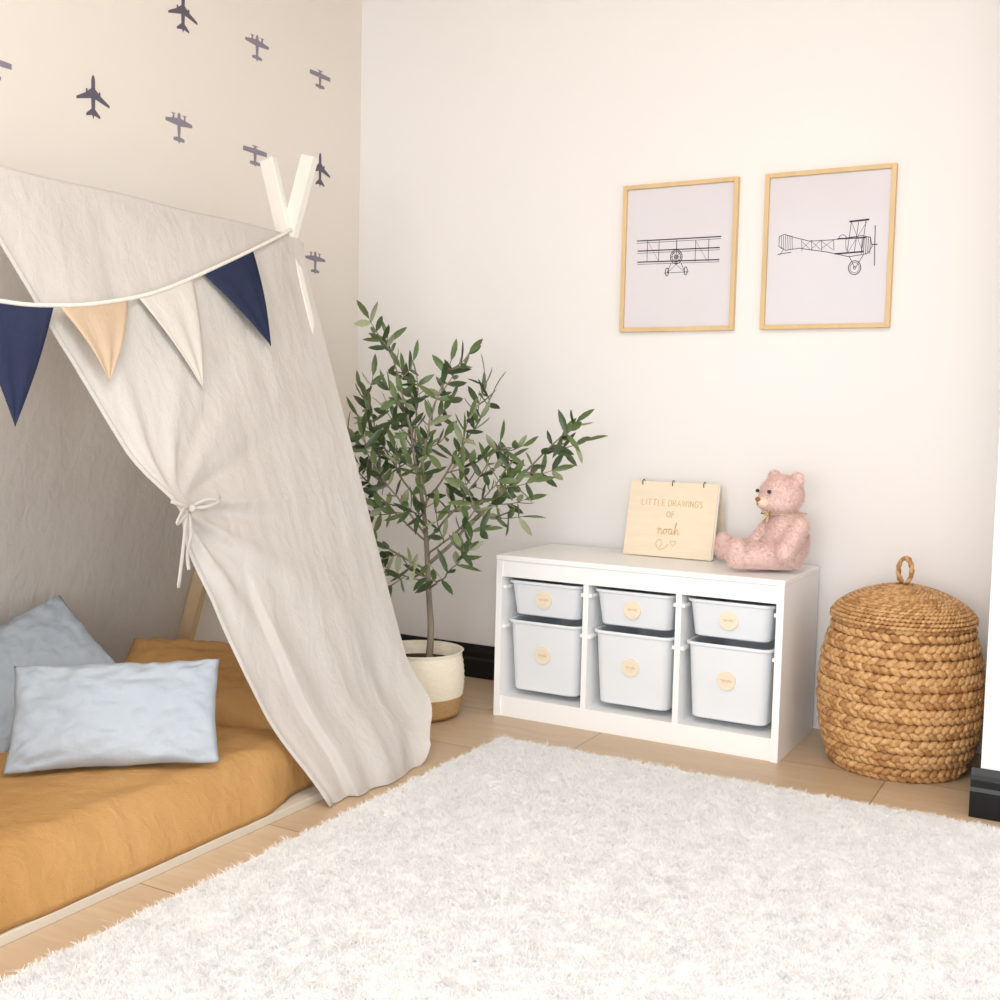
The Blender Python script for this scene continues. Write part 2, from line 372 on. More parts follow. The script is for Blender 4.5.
rb=basis((.74,.67,0),.85)@Matrix.Rotation(math.radians(36),4,'Z')
pillow('pillow',.37,.37,.12,'greyblue',(.305,-1.835,.330),rb,'dusty grey-blue square pillow standing on its corner',5)
pillow('pillow',.60,.34,.14,'mustard',(.565,-1.43,.245),basis((.88,.42,-.08),1.08),'mustard yellow pillow at the end of the bed',9)

# ------------------------------------------------------------------ bunting
bt=thing('bunting_garland',(.56,-2.,1.25),'cord of navy, tan and cream triangular linen flags hung across tent','bunting')
cp=crom([(.43,-.99,1.612),(.468,-1.03,1.590),(.515,-1.357,1.450),(.555,-1.641,1.340),(.572,-1.837,1.290),(.582,-1.985,1.268),(.582,-2.128,1.262),(.57,-2.35,1.285),(.535,-2.65,1.42),(.475,-2.93,1.6)],12)
cp[:,0]+=.012
b=MB(); b.tube(cp,.0055,8); b.obj('cord','cord',smooth=True,parent=bt)
def flag(y0,y1,tip,m,lab):
    ys=cp[:,1][::-1]; P=cp[::-1]
    def at(y): return np.array([np.interp(y,ys,P[:,k]) for k in range(3)])
    b=MB(); n=14; v=[];f=[]
    for j in range(n+1):
        t=j/n
        for i in range(n+1):
            a=at(y0+(y1-y0)*i/n); p=a*(1-t)+np.array(tip)*t
            p=p+np.array((.012*math.sin(math.pi*t)+.004*math.sin(i*.9+y0*9)*t*(1-t)*3,0,0)); v.append(p)
    for j in range(n):
        for i in range(n): k=j*(n+1)+i; f.append((k,k+n+1,k+n+2,k+1))
    b.add(v,f); o=b.obj('flag',m,smooth=True,parent=bt,label=lab); s=o.modifiers.new('s','SOLIDIFY'); s.thickness=.002
flag(-2.235,-1.995,(.675,-2.165,.985),'navy','navy linen triangular flag')
flag(-1.98,-1.755,(.655,-1.885,1.095),'tan','tan linen triangular flag')
flag(-1.720,-1.500,(.655,-1.570,1.090),'cream','grey-beige linen triangular flag')
flag(-1.455,-1.215,(.612,-1.250,1.222),'navy','navy linen triangular flag')

# ------------------------------------------------------------------ potted olive tree
PX,PY=.727,-.60
pt=thing('potted_olive_tree',(PX,PY,0),'slender olive tree in cream and tan woven basket pot','potted plant')
b=MB()
prof=[(.118,0.),(.128,.012)]
mis=[1]
nr=22
for i in range(nr+1):
    z=.012+(.222-.012)*i/nr; r=.132+.020*math.sin(math.pi*min(1,z/.26))+.002*(i%2); prof.append((r,z)); mis.append(1 if z<.085 else 0)
prof+=[(.150,.230),(.142,.230),(.138,.19),(.134,.18)]; mis+=[0,0,0,0]
b.revolve((PX,PY,0),prof,64,mis=mis[:len(prof)-1]+[0]*(len(prof)-1-len(mis)))
b.obj('basket_pot',['jute','jutetan'],smooth=True,parent=pt,label='two-tone cream and tan woven jute pot')
b=MB(); b.revolve((PX,PY,0),[(.134,.16),(.134,.185),(.08,.19),(.01,.193)],32,capt=True); b.obj('soil','soil',smooth=True,parent=pt)
tr=MB(); lf=MB(); PX=.782
def leaf(p,d,L,w,mi):
    d=d/np.linalg.norm(d); a=rng.normal(size=3); s_=np.cross(d,a); s_/=np.linalg.norm(s_); n_=np.cross(d,s_)
    pts=[(0,.15),(.25,.85),(.55,1.),(.8,.65),(1,.0)]; v=[]
    for t,ww in pts:
        c=p+d*L*t+n_*L*(-.18*t*t); 
        if ww>0.01: v+= [c-s_*w*ww/2,c+n_*w*.12,c+s_*w*ww/2]
        else: v+=[c]
    f=[]
    for k in range(3):
        o=k*3; f+=[(o,o+1,o+4,o+3),(o+1,o+2,o+5,o+4)]
    f+=[(9,10,12),(10,11,12)]
    lf.add(v,f,mi)
def leaves_along(P,step,start,L=.05):
    seg=np.linalg.norm(np.diff(P,axis=0),axis=1); cum=np.concatenate([[0],np.cumsum(seg)]); tot=cum[-1]; s_=start
    ang=random.random()*6
    while s_<tot:
        p=np.array([np.interp(s_,cum,P[:,i]) for i in range(3)]); q=np.array([np.interp(min(tot,s_+.01),cum,P[:,i]) for i in range(3)])-np.array([np.interp(max(0,s_-.01),cum,P[:,i]) for i in range(3)])
        q/=np.linalg.norm(q)+1e-9; a=np.cross(q,(math.cos(ang),math.sin(ang),.3)); a/=np.linalg.norm(a)
        for sg in (1,-1):
            d=q*.65+sg*a*.9+rng.normal(size=3)*.3+np.array((0,0,-.04))
            leaf(p,d,L*random.uniform(.65,1.15),L*random.uniform(.25,.33),random.choices((0,1,2),(5,4,2))[0])
        ang+=1.6+random.random()*.4; s_+=step*random.uniform(.8,1.2)
    leaf(P[-1],P[-1]-P[-2],L,L*.28,1)
C1=crom([(PX-.02,PY,.18),(PX-.014,PY,.30),(PX-.028,PY+.005,.42),(PX-.045,PY,.66),(PX-.075,PY,.82)],10); tr.tube(C1,np.linspace(.0135,.006,len(C1)),8)
def branch(a,mid,tip,r0):
    P=crom([a,mid,tip],12); P+=np.array([[.010*noise.noise(Vector((i*.35,a[2]*9,tip[0]*7))),.008*noise.noise(Vector((i*.3,5,tip[0]*7))),0] for i in range(len(P))])
    tr.tube(P,np.linspace(r0,.002,len(P)),6); return P
def on(z): return np.array([np.interp(z,C1[:,2],C1[:,i]) for i in range(3)])
spec=[(on(.82),(.65,-.60,1.05),(.55,-.57,1.29),.006,.3),(on(.80),(.72,-.56,1.0),(.78,-.52,1.22),.006,.3),(on(.70),(.56,-.58,.90),(.42,-.55,1.12),.005,.3),
 (on(.60),(.56,-.64,.76),(.42,-.68,.92),.004,.3),(on(.50),(.60,-.68,.60),(.48,-.72,.73),.004,.3),(on(.66),(.64,-.52,.92),(.62,-.48,1.16),.005,.35),
 (on(.60),(.88,-.58,.76),(1.00,-.56,.95),.005,.3),(on(.52),(.97,-.56,.74),(1.28,-.56,1.02),.007,.42),
 (on(.55),(.90,-.64,.66),(1.06,-.66,.84),.004,.3),(on(.72),(.84,-.54,.92),(.93,-.48,1.12),.004,.3),(on(.44),(.86,-.66,.50),(.97,-.70,.60),.004,.3),
 (on(.62),(.68,-.70,.76),(.60,-.80,.94),.004,.3),(on(.62),(.80,-.70,.76),(.85,-.80,.93),.004,.3),(on(.46),(.64,-.66,.50),(.57,-.72,.58),.003,.3)]
for a,mi,ti,r,t0 in spec:
    P=branch(a,mi,ti,r); n=len(P)
    L=np.sum(np.linalg.norm(np.diff(P,axis=0),axis=1))
    leaves_along(P[int(n*.35):],.048,.02,.078)
    k=max(2,int(L/.105))
    for j in range(k):
        t=t0+(.94-t0)*j/max(1,k-1); i=int(t*(n-1)); p=P[i]; d=P[min(n-1,i+1)]-P[i-1]; d/=np.linalg.norm(d)
        side=rng.normal(size=3); side[1]*=.8; side-=d*(side@d); side/=np.linalg.norm(side)
        ll=random.uniform(.08,.16)*(1.2-.4*t); e=p+(d*.7+side*.75+np.array((0,0,.05)))*ll; md=(p+e)/2+side*.012
        Q=crom([p,md,e],5); tr.tube(Q,np.linspace(.0026,.0012,len(Q)),5); leaves_along(Q,.037,.018,.078)
tr.obj('trunk','bark',smooth=True,parent=pt); lf.obj('foliage',['leafa','leafb','leafc'],smooth=True,parent=pt)

# ------------------------------------------------------------------ storage cabinet
X0,X1,Y0,Y1,H=.943,1.935,-.462,-.03,.56
cab=thing('storage_cabinet',((X0+X1)/2,(Y0+Y1)/2,0),'low white toy storage cabinet with three columns of bins','cabinet')
b=MB(); th=.022
b.box(X0,X0+th,Y0,Y1,0,H-.018); b.box(X1-th,X1,Y0,Y1,0,H-.018)
b.box(X0+th,X1-th,Y0+.008,Y1,0.0,.070)
b.box(X0+th,X1-th,Y0+.004,Y0+.03,H-.074,H-.018)
b.box(X0+th,X1-th,Y1-.008,Y1,.070,H-.018)
dv=.019; bw=(X1-X0-2*th-2*dv)/3; cx=[]
for k in range(3):
    xa=X0+th+k*(bw+dv); cx.append(xa+bw/2)
    if k<2: b.box(xa+bw,xa+bw+dv,Y0+.008,Y1-.008,.0701,H-.0185)
b.obj('body','white',parent=cab)
b=MB(); b.box(X0-.002,X1+.002,Y0-.003,Y1,H-.018,H); b.obj('top_panel','white',bevel=.003,parent=cab)
for k in range(3):
    for z in (.455,.318):
        for xa,xb in ((cx[k]-bw/2,cx[k]-bw/2+.010),(cx[k]+bw/2-.010,cx[k]+bw/2)):
            b=MB(); b.box(xa,xb,Y0+.012,Y1-.01,z-.012,z); b.obj('drawer_runner','white',bevel=.001,parent=cab)
def rr(cx_,cy,w,d,r,z,n=6):
    o=[]
    for qx,qy,a0 in ((1,-1,-90),(1,1,0),(-1,1,90),(-1,-1,180)):
        for i in range(n+1):
            a=math.radians(a0+90*i/n); o.append((cx_+qx*(w/2-r)+r*math.cos(a),cy+qy*(d/2-r)+r*math.sin(a),z))
    return o
def squiggle(b,c,w,mi=0,r=.0006):
    pts=[(c[0]-w/2+w*i/28,c[1],c[2]+.0035*math.sin(i*.95)*(1+.5*math.sin(i*.37))) for i in range(29)]
    b.tube(pts,r,5,mi)
def make_bin(name,z0,z1,label,group,k0):
    cy=-.243; c=cx[k0]-.002; e=thing(name,(c,cy,z0),label,'storage bin',group)
    b=MB(); W=.272;Dp=.395
    L=[rr(c,cy,W-.036,Dp-.05,.03,z0),rr(c,cy,W-.028,Dp-.04,.032,z0+.004),rr(c,cy,W-.006,Dp-.008,.034,z1-.012),rr(c,cy,W+.008,Dp+.004,.036,z1-.010),rr(c,cy,W+.014,Dp+.006,.036,z1-.003),rr(c,cy,W+.008,Dp+.003,.035,z1),rr(c,cy,W-.008,Dp-.010,.034,z1),rr(c,cy,W-.012,Dp-.014,.032,z1-.01),rr(c,cy,W-.04,Dp-.056,.03,z0+.006)]
    n=len(L[0]); v=[p for l in L for p in l]; f=[(j*n+i,j*n+(i+1)%n,(j+1)*n+(i+1)%n,(j+1)*n+i) for j in range(len(L)-1) for i in range(n)]
    f+= [tuple(reversed(range(n))),tuple(range((len(L)-1)*n,len(L)*n))]
    b.add(v,f); o=b.obj('bin_body','bin',smooth=False,bevel=.0015,parent=e)
    for p in o.data.polygons: p.use_smooth=len(p.vertices)==4
    zc=(z0+z1)/2-.002+ (.012 if z1-z0>.15 else .003); t=(zc-z0)/(z1-z0); yf=cy-((Dp-.04)/2*(1-t)+(Dp-.008)/2*t)
    b=MB(); nn=32; r=.030; ly=yf-.0055; dc=c-.002
    v=[(dc+r*math.cos(2*math.pi*i/nn),ly+dy,zc+r*math.sin(2*math.pi*i/nn)) for dy in (0,.004) for i in range(nn)]
    b.add(v,[tuple(range(nn)),tuple(reversed(range(nn,2*nn)))]+[(i,nn+i,nn+(i+1)%nn,(i+1)%nn) for i in range(nn)])
    d=b.obj('label_disc','disc',parent=e,label='round birch wood name disc')
    b=MB(); squiggle(b,(dc,ly-.0005,zc),.034); b.obj('engraved_script','engrave',smooth=True,parent=d)
    return e
def dup(e,dx):
    def cp_(o,parent):
        c=o.copy(); COL.objects.link(c)
        if parent is not None: c.parent=parent; c.matrix_parent_inverse=o.matrix_parent_inverse.copy()
        for ch in list(o.children): cp_(ch,c)
        return c
    n=cp_(e,None); n.location.x+=dx
e1=make_bin('storage_bin',.354,.474,'shallow white plastic bin with round wooden label','shallow bins in the cabinet',0)
e2=make_bin('storage_bin',.092,.337,'deep white plastic bin with round wooden label','deep bins in the cabinet',0)
for k in (1,2): dup(e1,cx[k]-cx[0]); dup(e2,cx[k]-cx[0])

# ------------------------------------------------------------------ drawing book
BX0,BX1,BYB,BH=1.285,1.605,-.165,.262
bk=thing('drawing_book',((BX0+BX1)/2,BYB,.561),'wooden-covered ring drawing book standing open like an easel','book')
tilt=math.radians(13)
def onc(u,v,off): return (BX0+u, BYB+v*math.sin(tilt)-off*math.cos(tilt), .562+v*math.cos(tilt)+off*math.sin(tilt))
def slab(b,u0,u1,v0,v1,o0,o1,fn):
    v=[fn(u,w,o) for o in (o0,o1) for u,w in ((u0,v0),(u1,v0),(u1,v1),(u0,v1))]
    b.add(v,[(3,2,1,0),(4,5,6,7),(0,1,5,4),(1,2,6,5),(2,3,7,6),(3,0,4,7)])
WD=BX1-BX0
b=MB(); slab(b,0,WD,0,BH,0,.004,onc); b.obj('front_cover','birch',bevel=.001,parent=bk)
b=MB(); slab(b,.004,WD+.004,.004,BH-.002,-.010,-.001,onc); b.obj('pages','paper',parent=bk)
def onb(u,v,off):
    t2=math.radians(16); top=onc(0,BH,-.012)
    return (BX0+u+.004, top[1]+(BH-v)*math.sin(t2)+off, max(.562,top[2]-(BH-v)*math.cos(t2)))
b=MB(); slab(b,0,WD,0.005,BH,0,.004,onb); b.obj('back_cover','birch',parent=bk)
for u in (.045,.155,.268):
    b=MB(); c=np.array(onc(u,BH-.004,-.003)); b.tube([c+np.array((0,.011*math.cos(a),.011*math.sin(a))) for a in np.linspace(0,2*math.pi,20,endpoint=False)],.0016,6,closed=True); b.obj('binding_ring','metal',smooth=True,parent=bk)
def stroke(b,pts,r=.0009,n=8,sm=True):
    q=crom([(x,y,0) for x,y in pts],n) if sm else [(x,y,0) for x,y in pts]
    b.tube([onc(p[0],p[1],.0046) for p in q],r,5)
GL={'L':[[(0,1),(0,0),(.6,0)]],'I':[[(.1,1),(.1,0)]],'T':[[(0,1),(.8,1)],[(.4,1),(.4,0)]],'E':[[(.6,1),(0,1),(0,0),(.6,0)],[(0,.5),(.5,.5)]],
'D':[[(0,0),(0,1),(.35,1),(.65,.75),(.65,.25),(.35,0),(0,0)]],'R':[[(0,0),(0,1),(.4,1),(.6,.8),(.6,.65),(.4,.5),(0,.5)],[(.3,.5),(.65,0)]],
'A':[[(0,0),(.38,1),(.76,0)],[(.14,.35),(.62,.35)]],'W':[[(0,1),(.25,0),(.5,.9),(.75,0),(1,1)]],'N':[[(0,0),(0,1),(.65,0),(.65,1)]],
'G':[[(.72,.8),(.5,1),(.2,1),(0,.7),(0,.3),(.2,0),(.5,0),(.72,.2),(.72,.45),(.42,.45)]],'S':[[(.58,.85),(.35,1),(.1,.9),(.05,.7),(.3,.52),(.55,.35),(.55,.12),(.3,0),(.02,.12)]],
'O':[[(.4,1),(.12,.85),(0,.5),(.12,.15),(.4,0),(.68,.15),(.8,.5),(.68,.85),(.4,1)]],'F':[[(0,0),(0,1),(.6,1)],[(0,.52),(.5,.52)]]}
def caps(b,s_,uc,v0,h,wf=.76):
    adv=[0 if ch==' ' else max(p[0] for st in GL[ch] for p in st) for ch in s_]
    tot=sum((.5 if ch==' ' else a+.36) for ch,a in zip(s_,adv))-.36; u=uc-tot*h*wf/2
    for ch,a in zip(s_,adv):
        if ch==' ': u+=.5*h*wf; continue
        for st in GL[ch]: stroke(b,[(u+x*h*wf,v0+y*h) for x,y in st],.0010,sm=False)
        u+=(a+.36)*h*wf
b=MB(); caps(b,'LITTLE DRAWINGS',WD/2,.178,.021); caps(b,'OF',WD/2,.138,.021)
ox,oy,k=.118,.078,.0105
no=[(0,1.6),(.3,2),(.5,1.4),(.4,0),(.6,1.3),(1.1,1.9),(1.4,1.2),(1.4,.1),(1.8,.2),(2.3,1.2),(2.9,1.9),(2.4,1.6),(2.2,.7),(2.7,.05),(3.3,.8),(3.1,1.7),(2.8,1.8),(3.6,1.7),(4.3,1.9),(5.0,1.7),(4.3,1.8),(4.0,.8),(4.4,.05),(5.0,.9),(5.1,1.7),(5.1,.2),(5.5,.3),(6.0,1.6),(6.5,3.6),(6.3,4.),(6.1,2.8),(6.1,0),(6.5,1.5),(7.,1.8),(7.2,1.),(7.2,.1),(7.8,.5)]
stroke(b,[(ox+x*k,oy+y*k) for x,y in no],.0011)
hx,hy=.180,.050
stroke(b,[(hx+.010*(math.sin(t)**3),hy+.0085*(math.cos(t)-.38*math.cos(2*t)-.15*math.cos(3*t))) for t in np.linspace(0,2*math.pi,16)],.0009,3)
stroke(b,[(.125,.028),(.118,.045),(.13,.06),(.14,.045),(.13,.025),(.15,.03),(.163,.045)],.0009,5)
b.obj('lettering','engrave',parent=bk)

# ------------------------------------------------------------------ teddy bear
TB=np.array((1.876,-.235,.567)); F_=np.array((-.60,-.80,0)); F_/=np.linalg.norm(F_); Lt=np.array((-F_[1],F_[0],0)); Zu=np.array((0,0,1.))
def tl(f,l,u): return TB+F_*f+Lt*l+Zu*u
RT=np.stack([F_,Lt,Zu],1)
td=thing('teddy_bear',tuple(TB),'seated pink plush teddy bear with gold neck ribbon','teddy bear')
b=MB()
def E(c,r,R=RT): b.ell(tl(*c),r,R,16,10)
def cap_(p,q,r0,r1,n=7):
    p=np.array(p);q=np.array(q)
    for i in range(n):
        t=i/(n-1); c=p+(q-p)*t; r=r0+(r1-r0)*t; E(c,(r,r,r))
E((0,0,.088),(.068,.072,.084)); E((.010,0,.068),(.070,.076,.064)); E((0,0,.140),(.056,.062,.050))
HC=(.018,-.012,.236)
E(HC,(.066,.074,.062)); E((.03,HC[1],.218),(.058,.070,.045)); E((.066,HC[1]-.004,.214),(.030,.036,.027))
for s_ in (1,-1): E((.004,HC[1]+.058*s_,.288),(.015,.026,.025))
cap_((.005,.066,.140),(.075,.088,.062),.030,.027,8); cap_((.005,-.064,.140),(.075,-.080,.062),.030,.026,8)
cap_((.02,-.06,.046),(.085,-.190,.038),.047,.034,10); cap_((.02,.034,.046),(.165,-.008,.038),.048,.036,10)
E((.092,-.208,.050),(.030,.031,.047)); E((.184,-.012,.050),(.027,.036,.047))
o=b.obj('plush_body','pink',smooth=True)
rm_=o.modifiers.new('r','REMESH'); rm_.mode='VOXEL'; rm_.voxel_size=.005; sm=o.modifiers.new('s','SMOOTH'); sm.iterations=9; sm.factor=.6
bpy.context.view_layer.update()
me=bpy.data.meshes.new_from_object(o.evaluated_get(bpy.context.evaluated_depsgraph_get())); o.modifiers.clear(); o.data=me
me.calc_loop_triangles(); nv=len(me.vertices); co=np.empty(nv*3); me.vertices.foreach_get('co',co); co=co.reshape(-1,3)
no_=np.array([v.normal[:] for v in me.vertices]); tri=np.array([t.vertices[:] for t in me.loop_triangles])
ar=np.linalg.norm(np.cross(co[tri[:,1]]-co[tri[:,0]],co[tri[:,2]]-co[tri[:,0]]),axis=1); NB=60000
ti=rng.choice(len(tri),NB,p=ar/ar.sum()); w=rng.dirichlet((1,1,1),NB).T
p=sum(co[tri[ti][:,k]]*w[k][:,None] for k in range(3)); nn=sum(no_[tri[ti][:,k]]*w[k][:,None] for k in range(3)); 
cl=np.array([noise.noise_vector(Vector(q*80))[:] for q in p])
d=nn*1.2+rng.normal(size=(NB,3))*.35+cl*.25+np.array((0,0,-.1)); d/=np.linalg.norm(d,axis=1)[:,None]
d[:,2]=np.where(p[:,2]<.58,np.abs(d[:,2]),d[:,2])
sd=np.cross(d,rng.normal(size=(NB,3))); sd/=np.linalg.norm(sd,axis=1)[:,None]; ln=rng.uniform(.005,.011,NB)[:,None]
bv=np.stack([p-sd*.0005,p+sd*.0005,p+d*ln],1).reshape(-1,3)
allv=np.concatenate([co,bv]); fs=[tuple(q.vertices) for q in me.polygons]+[(nv+3*i,nv+3*i+1,nv+3*i+2) for i in range(NB)]
m2=bpy.data.meshes.new('plush_body'); m2.from_pydata(allv.tolist(),[],fs); m2.materials.append(M['pink']); m2.polygons.foreach_set('use_smooth',[True]*len(fs)); m2.update()
o.data=m2; par(o,td)
hl=HC[1]-.004
b=MB(); b.ell(tl(.081,hl,.213),(.027,.029,.021),RT,14,8); b.obj('muzzle','pinkl',smooth=True,parent=td,label='pale tan-pink muzzle')
b=MB(); b.ell(tl(.107,hl,.223),(.007,.011,.007),RT,12,8); b.tube([tl(.110,hl,.218),tl(.107,hl,.205)],.0012,5); b.obj('nose','nose',smooth=True,parent=td,label='small brown stitched nose')
for s_ in (1,-1):
    b=MB(); b.ell(tl(.087,hl+.030*s_,.248),(.0065,.006,.006),RT,12,8); b.obj('eye','eye',smooth=True,parent=td,label='small black glass eye')
b=MB()
for s_ in (1,-1): b.tube([tl(.072,0,.178),tl(.086,.016*s_,.187),tl(.088,.022*s_,.178),tl(.074,0,.176)],.0028,6); b.tube([tl(.072,0,.176),tl(.086,.009*s_,.162),tl(.090,.012*s_,.152)],.0026,6)
b.ell(tl(.076,0,.177),(.005,.005,.0045)); b.tube([tl(.008+.066*math.cos(a),.066*math.sin(a),.178) for a in np.linspace(0,2*math.pi,28,endpoint=False)],.0013,6,closed=True)
b.obj('neck_ribbon','gold',smooth=True,parent=td,label='thin gold satin ribbon bow')

# ------------------------------------------------------------------ picture frames
def to_local(px,py,Q):
    (xl,yt0),(xr,yt1),yb0,yb1,w,h=Q
    s_=(px-xl)/(xr-xl); a=yt0+(yt1-yt0)*s_; c=yb0+(yb1-yb0)*s_; return s_*w,(c-py)/(c-a)*h
def picture(x,z,w,h,label,lines,name='picture_frame'):
    e=thing(name,(x+w/2,-.012,z),label,'picture')
    b=MB(); t=.015; d0,d1=-.024,-.001
    b.box(x,x+t,d0,d1,z,z+h); b.box(x+w-t,x+w,d0,d1,z,z+h); b.box(x+t,x+w-t,d0,d1,z,z+t); b.box(x+t,x+w-t,d0,d1,z+h-t,z+h); b.obj('frame','oak',bevel=.0015,parent=e)
    b=MB(); b.box(x+t,x+w-t,-.012,-.003,z+t,z+h-t); pr=b.obj('print','print',parent=e)
    b=MB()
    for L_,r in lines: b.tube([(x+p[0],-.0123,z+p[1]) for p in L_],r,4,up=(0,1,0))
    b.obj('aeroplane_drawing','ink',parent=pr,label='fine black ink line drawing of vintage aeroplane')
Q1=((622,187),(738,178),332,331,.425,.519); Q2=((763,174),(893,165),330,328,.425,.519)
def seg(Q,pts,r=.0010): return ([to_local(a,c,Q) for a,c in pts],r)
def arc(Q,c,rx,ry,a0=0,a1=360,n=20,r=.0009): return seg(Q,[(c[0]+rx*math.cos(math.radians(a0+(a1-a0)*i/n)),c[1]+ry*math.sin(math.radians(a0+(a1-a0)*i/n))) for i in range(n+1)],r)
l1=[]
for y0,y1,xa,xb in ((241,237,637,722),(251,248,638,721),(262,260,638,721)):
    l1.append(seg(Q1,[(xa,y0),(xb,y1)],.0020)); l1.append(seg(Q1,[(xa,y0+2.2),(xb,y1+2.2)],.0008))
for xx in (648,660,697,710): l1.append(seg(Q1,[(xx,240),(xx,262)]))
for xx in (654,703): l1.append(seg(Q1,[(xx-6,241),(xx+6,261)],.0005))
for rr_ in (6,4.5,1.8): l1.append(arc(Q1,(678,257),rr_,rr_*1.15,r=.0013))
for a in range(0,360,45): l1.append(seg(Q1,[(678,257),(678+5.5*math.cos(math.radians(a)),257+6.3*math.sin(math.radians(a)))],.0008))
l1+= [seg(Q1,[(673,263),(669,273)]),seg(Q1,[(683,263),(687,272)]),seg(Q1,[(676,263),(687,272)],.0007),seg(Q1,[(680,263),(669,273)],.0007),seg(Q1,[(666,273),(691,272)],.0009),arc(Q1,(669,272),1.6,4,r=.0014),arc(Q1,(688,271),1.6,4,r=.0014),seg(Q1,[(678,240),(678,251)],.0014)]
picture(1.182,1.347,.423,.519,'oak-framed line drawing of a front-facing triplane on pale paper',l1)
l2=[]
l2+=[seg(Q2,[(779,236),(784,234),(794,237),(810,241),(832,240),(848,238),(862,236),(870,238),(872,247),(868,254),(850,257),(828,252),(800,248),(786,250),(779,246),(779,236)],.0011)]
for k in range(6): l2.append(seg(Q2,[(781+k*2.2,235),(782+k*2.2,249)],.0008))
l2+=[seg(Q2,[(778,254),(792,252)],.0012),seg(Q2,[(784,249),(780,255)],.0008)]
for xx in (802,812,822,834,846): l2.append(seg(Q2,[(xx,240),(xx+1,251)],.0008))
for a,c in ((802,812),(812,822),(822,834)): l2.append(seg(Q2,[(a,241),(c,250)],.0006)); l2.append(seg(Q2,[(a,249),(c,240)],.0006))
l2+=[seg(Q2,[(849,222),(868,220)],.0028),seg(Q2,[(838,239),(866,238)],.0022),seg(Q2,[(836,254),(864,252)],.0024)]
for a,c in ((851,848),(865,862),(858,855)): l2.append(seg(Q2,[(a,221),(c,253)],.0009))
l2+=[seg(Q2,[(851,222),(863,252)],.0006),seg(Q2,[(866,222),(849,252)],.0006)]
for k in range(5): l2.append(seg(Q2,[(862+k*2,237),(862+k*2,254)],.0010))
l2+=[seg(Q2,[(874,226),(875,266)],.0013),seg(Q2,[(872,245),(877,245)],.0016),seg(Q2,[(850,256),(856,268)]),seg(Q2,[(864,255),(857,268)]),arc(Q2,(856,268),6,7,r=.0013),arc(Q2,(856,268),4.5,5.3,r=.0008),arc(Q2,(856,268),1.2,1.4,r=.001),arc(Q2,(843,240),4,5,180,360,10)]
picture(1.698,1.347,.423,.519,'oak-framed line drawing of a side-facing biplane on pale paper',l2)

# ------------------------------------------------------------------ woven lidded basket
KX,KY=2.245,-.262
ks=thing('woven_basket',(KX,KY,0),'round braided water hyacinth basket with domed lid','basket')
zz_=[0,.04,.10,.18,.26,.34,.41,.46]; rr2=[.190,.212,.230,.240,.241,.232,.214,.194]
def rz(z): return float(np.interp(z,zz_,rr2))
b=MB(); b.revolve((KX,KY,0),[(rz(z)-.010,max(z,.003)) for z in np.linspace(0,.455,24)],64,mi=2)
rows=10; hr=.455/rows
for j in range(rows):
    zc=hr*(j+.5); r=rz(zc); n=int(2*math.pi*r/.026); off=random.random()
    for half,(dz,sg) in enumerate(((.23,1),(-.23,-1))):
        for i in range(n):
            a=2*math.pi*(i+off+half*.5)/n; Tn=np.array((-math.sin(a),math.cos(a),0)); Nn=np.array((math.cos(a),math.sin(a),0)); g=sg*math.radians(28+random.uniform(-6,6))
            d=Tn*math.cos(g)+Zu*math.sin(g); e_=-Tn*math.sin(g)+Zu*math.cos(g)
            N2=Nn+d*.22; N2/=np.linalg.norm(N2); d2=d-N2*(d@N2); d2/=np.linalg.norm(d2); e2=np.cross(N2,d2)
            z=zc+dz*hr+random.uniform(-.001,.001); rl=rz(z)
            b.ell(np.array((KX,KY,z))+Nn*(rl-.007+random.uniform(-.001,.001)),(.022,.0116,.0078),np.stack([d2,e2,N2],1),8,5,mi=random.choice((0,0,1)))
b.obj('basket_body',['hy','hy2','hyd'],smooth=True,parent=ks)
b=MB(); lp=[(.204,.450),(.208,.458),(.200,.474),(.180,.494),(.150,.513),(.112,.530),(.07,.543),(.03,.551)]
b.revolve((KX,KY,0),[(r-.004,z-.004) for r,z in lp],48,mi=2,capt=True)
LP=crom([(r,0,z) for r,z in lp],6); seg_=np.linalg.norm(np.diff(LP,axis=0),axis=1); cum=np.concatenate([[0],np.cumsum(seg_)]); s_=0.004
while s_<cum[-1]:
    r=np.interp(s_,cum,LP[:,0]); z=np.interp(s_,cum,LP[:,2]); n=max(8,int(2*math.pi*r/.014)); off=random.random()
    for i in range(n):
        a=2*math.pi*(i+off)/n; Tn=np.array((-math.sin(a),math.cos(a),0)); Nn=np.array((math.cos(a)*.4,math.sin(a)*.4,.9)); Nn/=np.linalg.norm(Nn); Rd=np.cross(Nn,Tn)
        d=Tn*.9+Rd*.43; e_=np.cross(Nn,d)
        b.ell(np.array((KX+r*math.cos(a),KY+r*math.sin(a),z)),(.013,.0058,.006),np.stack([d,e_,Nn],1),6,4,mi=random.choice((0,0,1)))
    s_+=.0125
b.obj('lid',['hy','hy2','hyd'],smooth=True,parent=ks)
b=MB(); hp=[]
for a in np.linspace(-1.2,math.pi+1.2,40): hp.append(np.array((KX+.020*math.cos(a),KY-.004*math.cos(a),.596+.038*math.sin(a))))
hp=np.array(hp); 
for ph in (0,math.pi):
    b.tube([p_+.004*np.array((math.cos(ph+i*.8)*.7,math.sin(ph+i*.8),math.cos(ph+i*.8)*.7)) for i,p_ in enumerate(hp)],.0055,7,mi=int(ph>0))
b.obj('handle',['hy2','hy'],smooth=True,parent=ks)

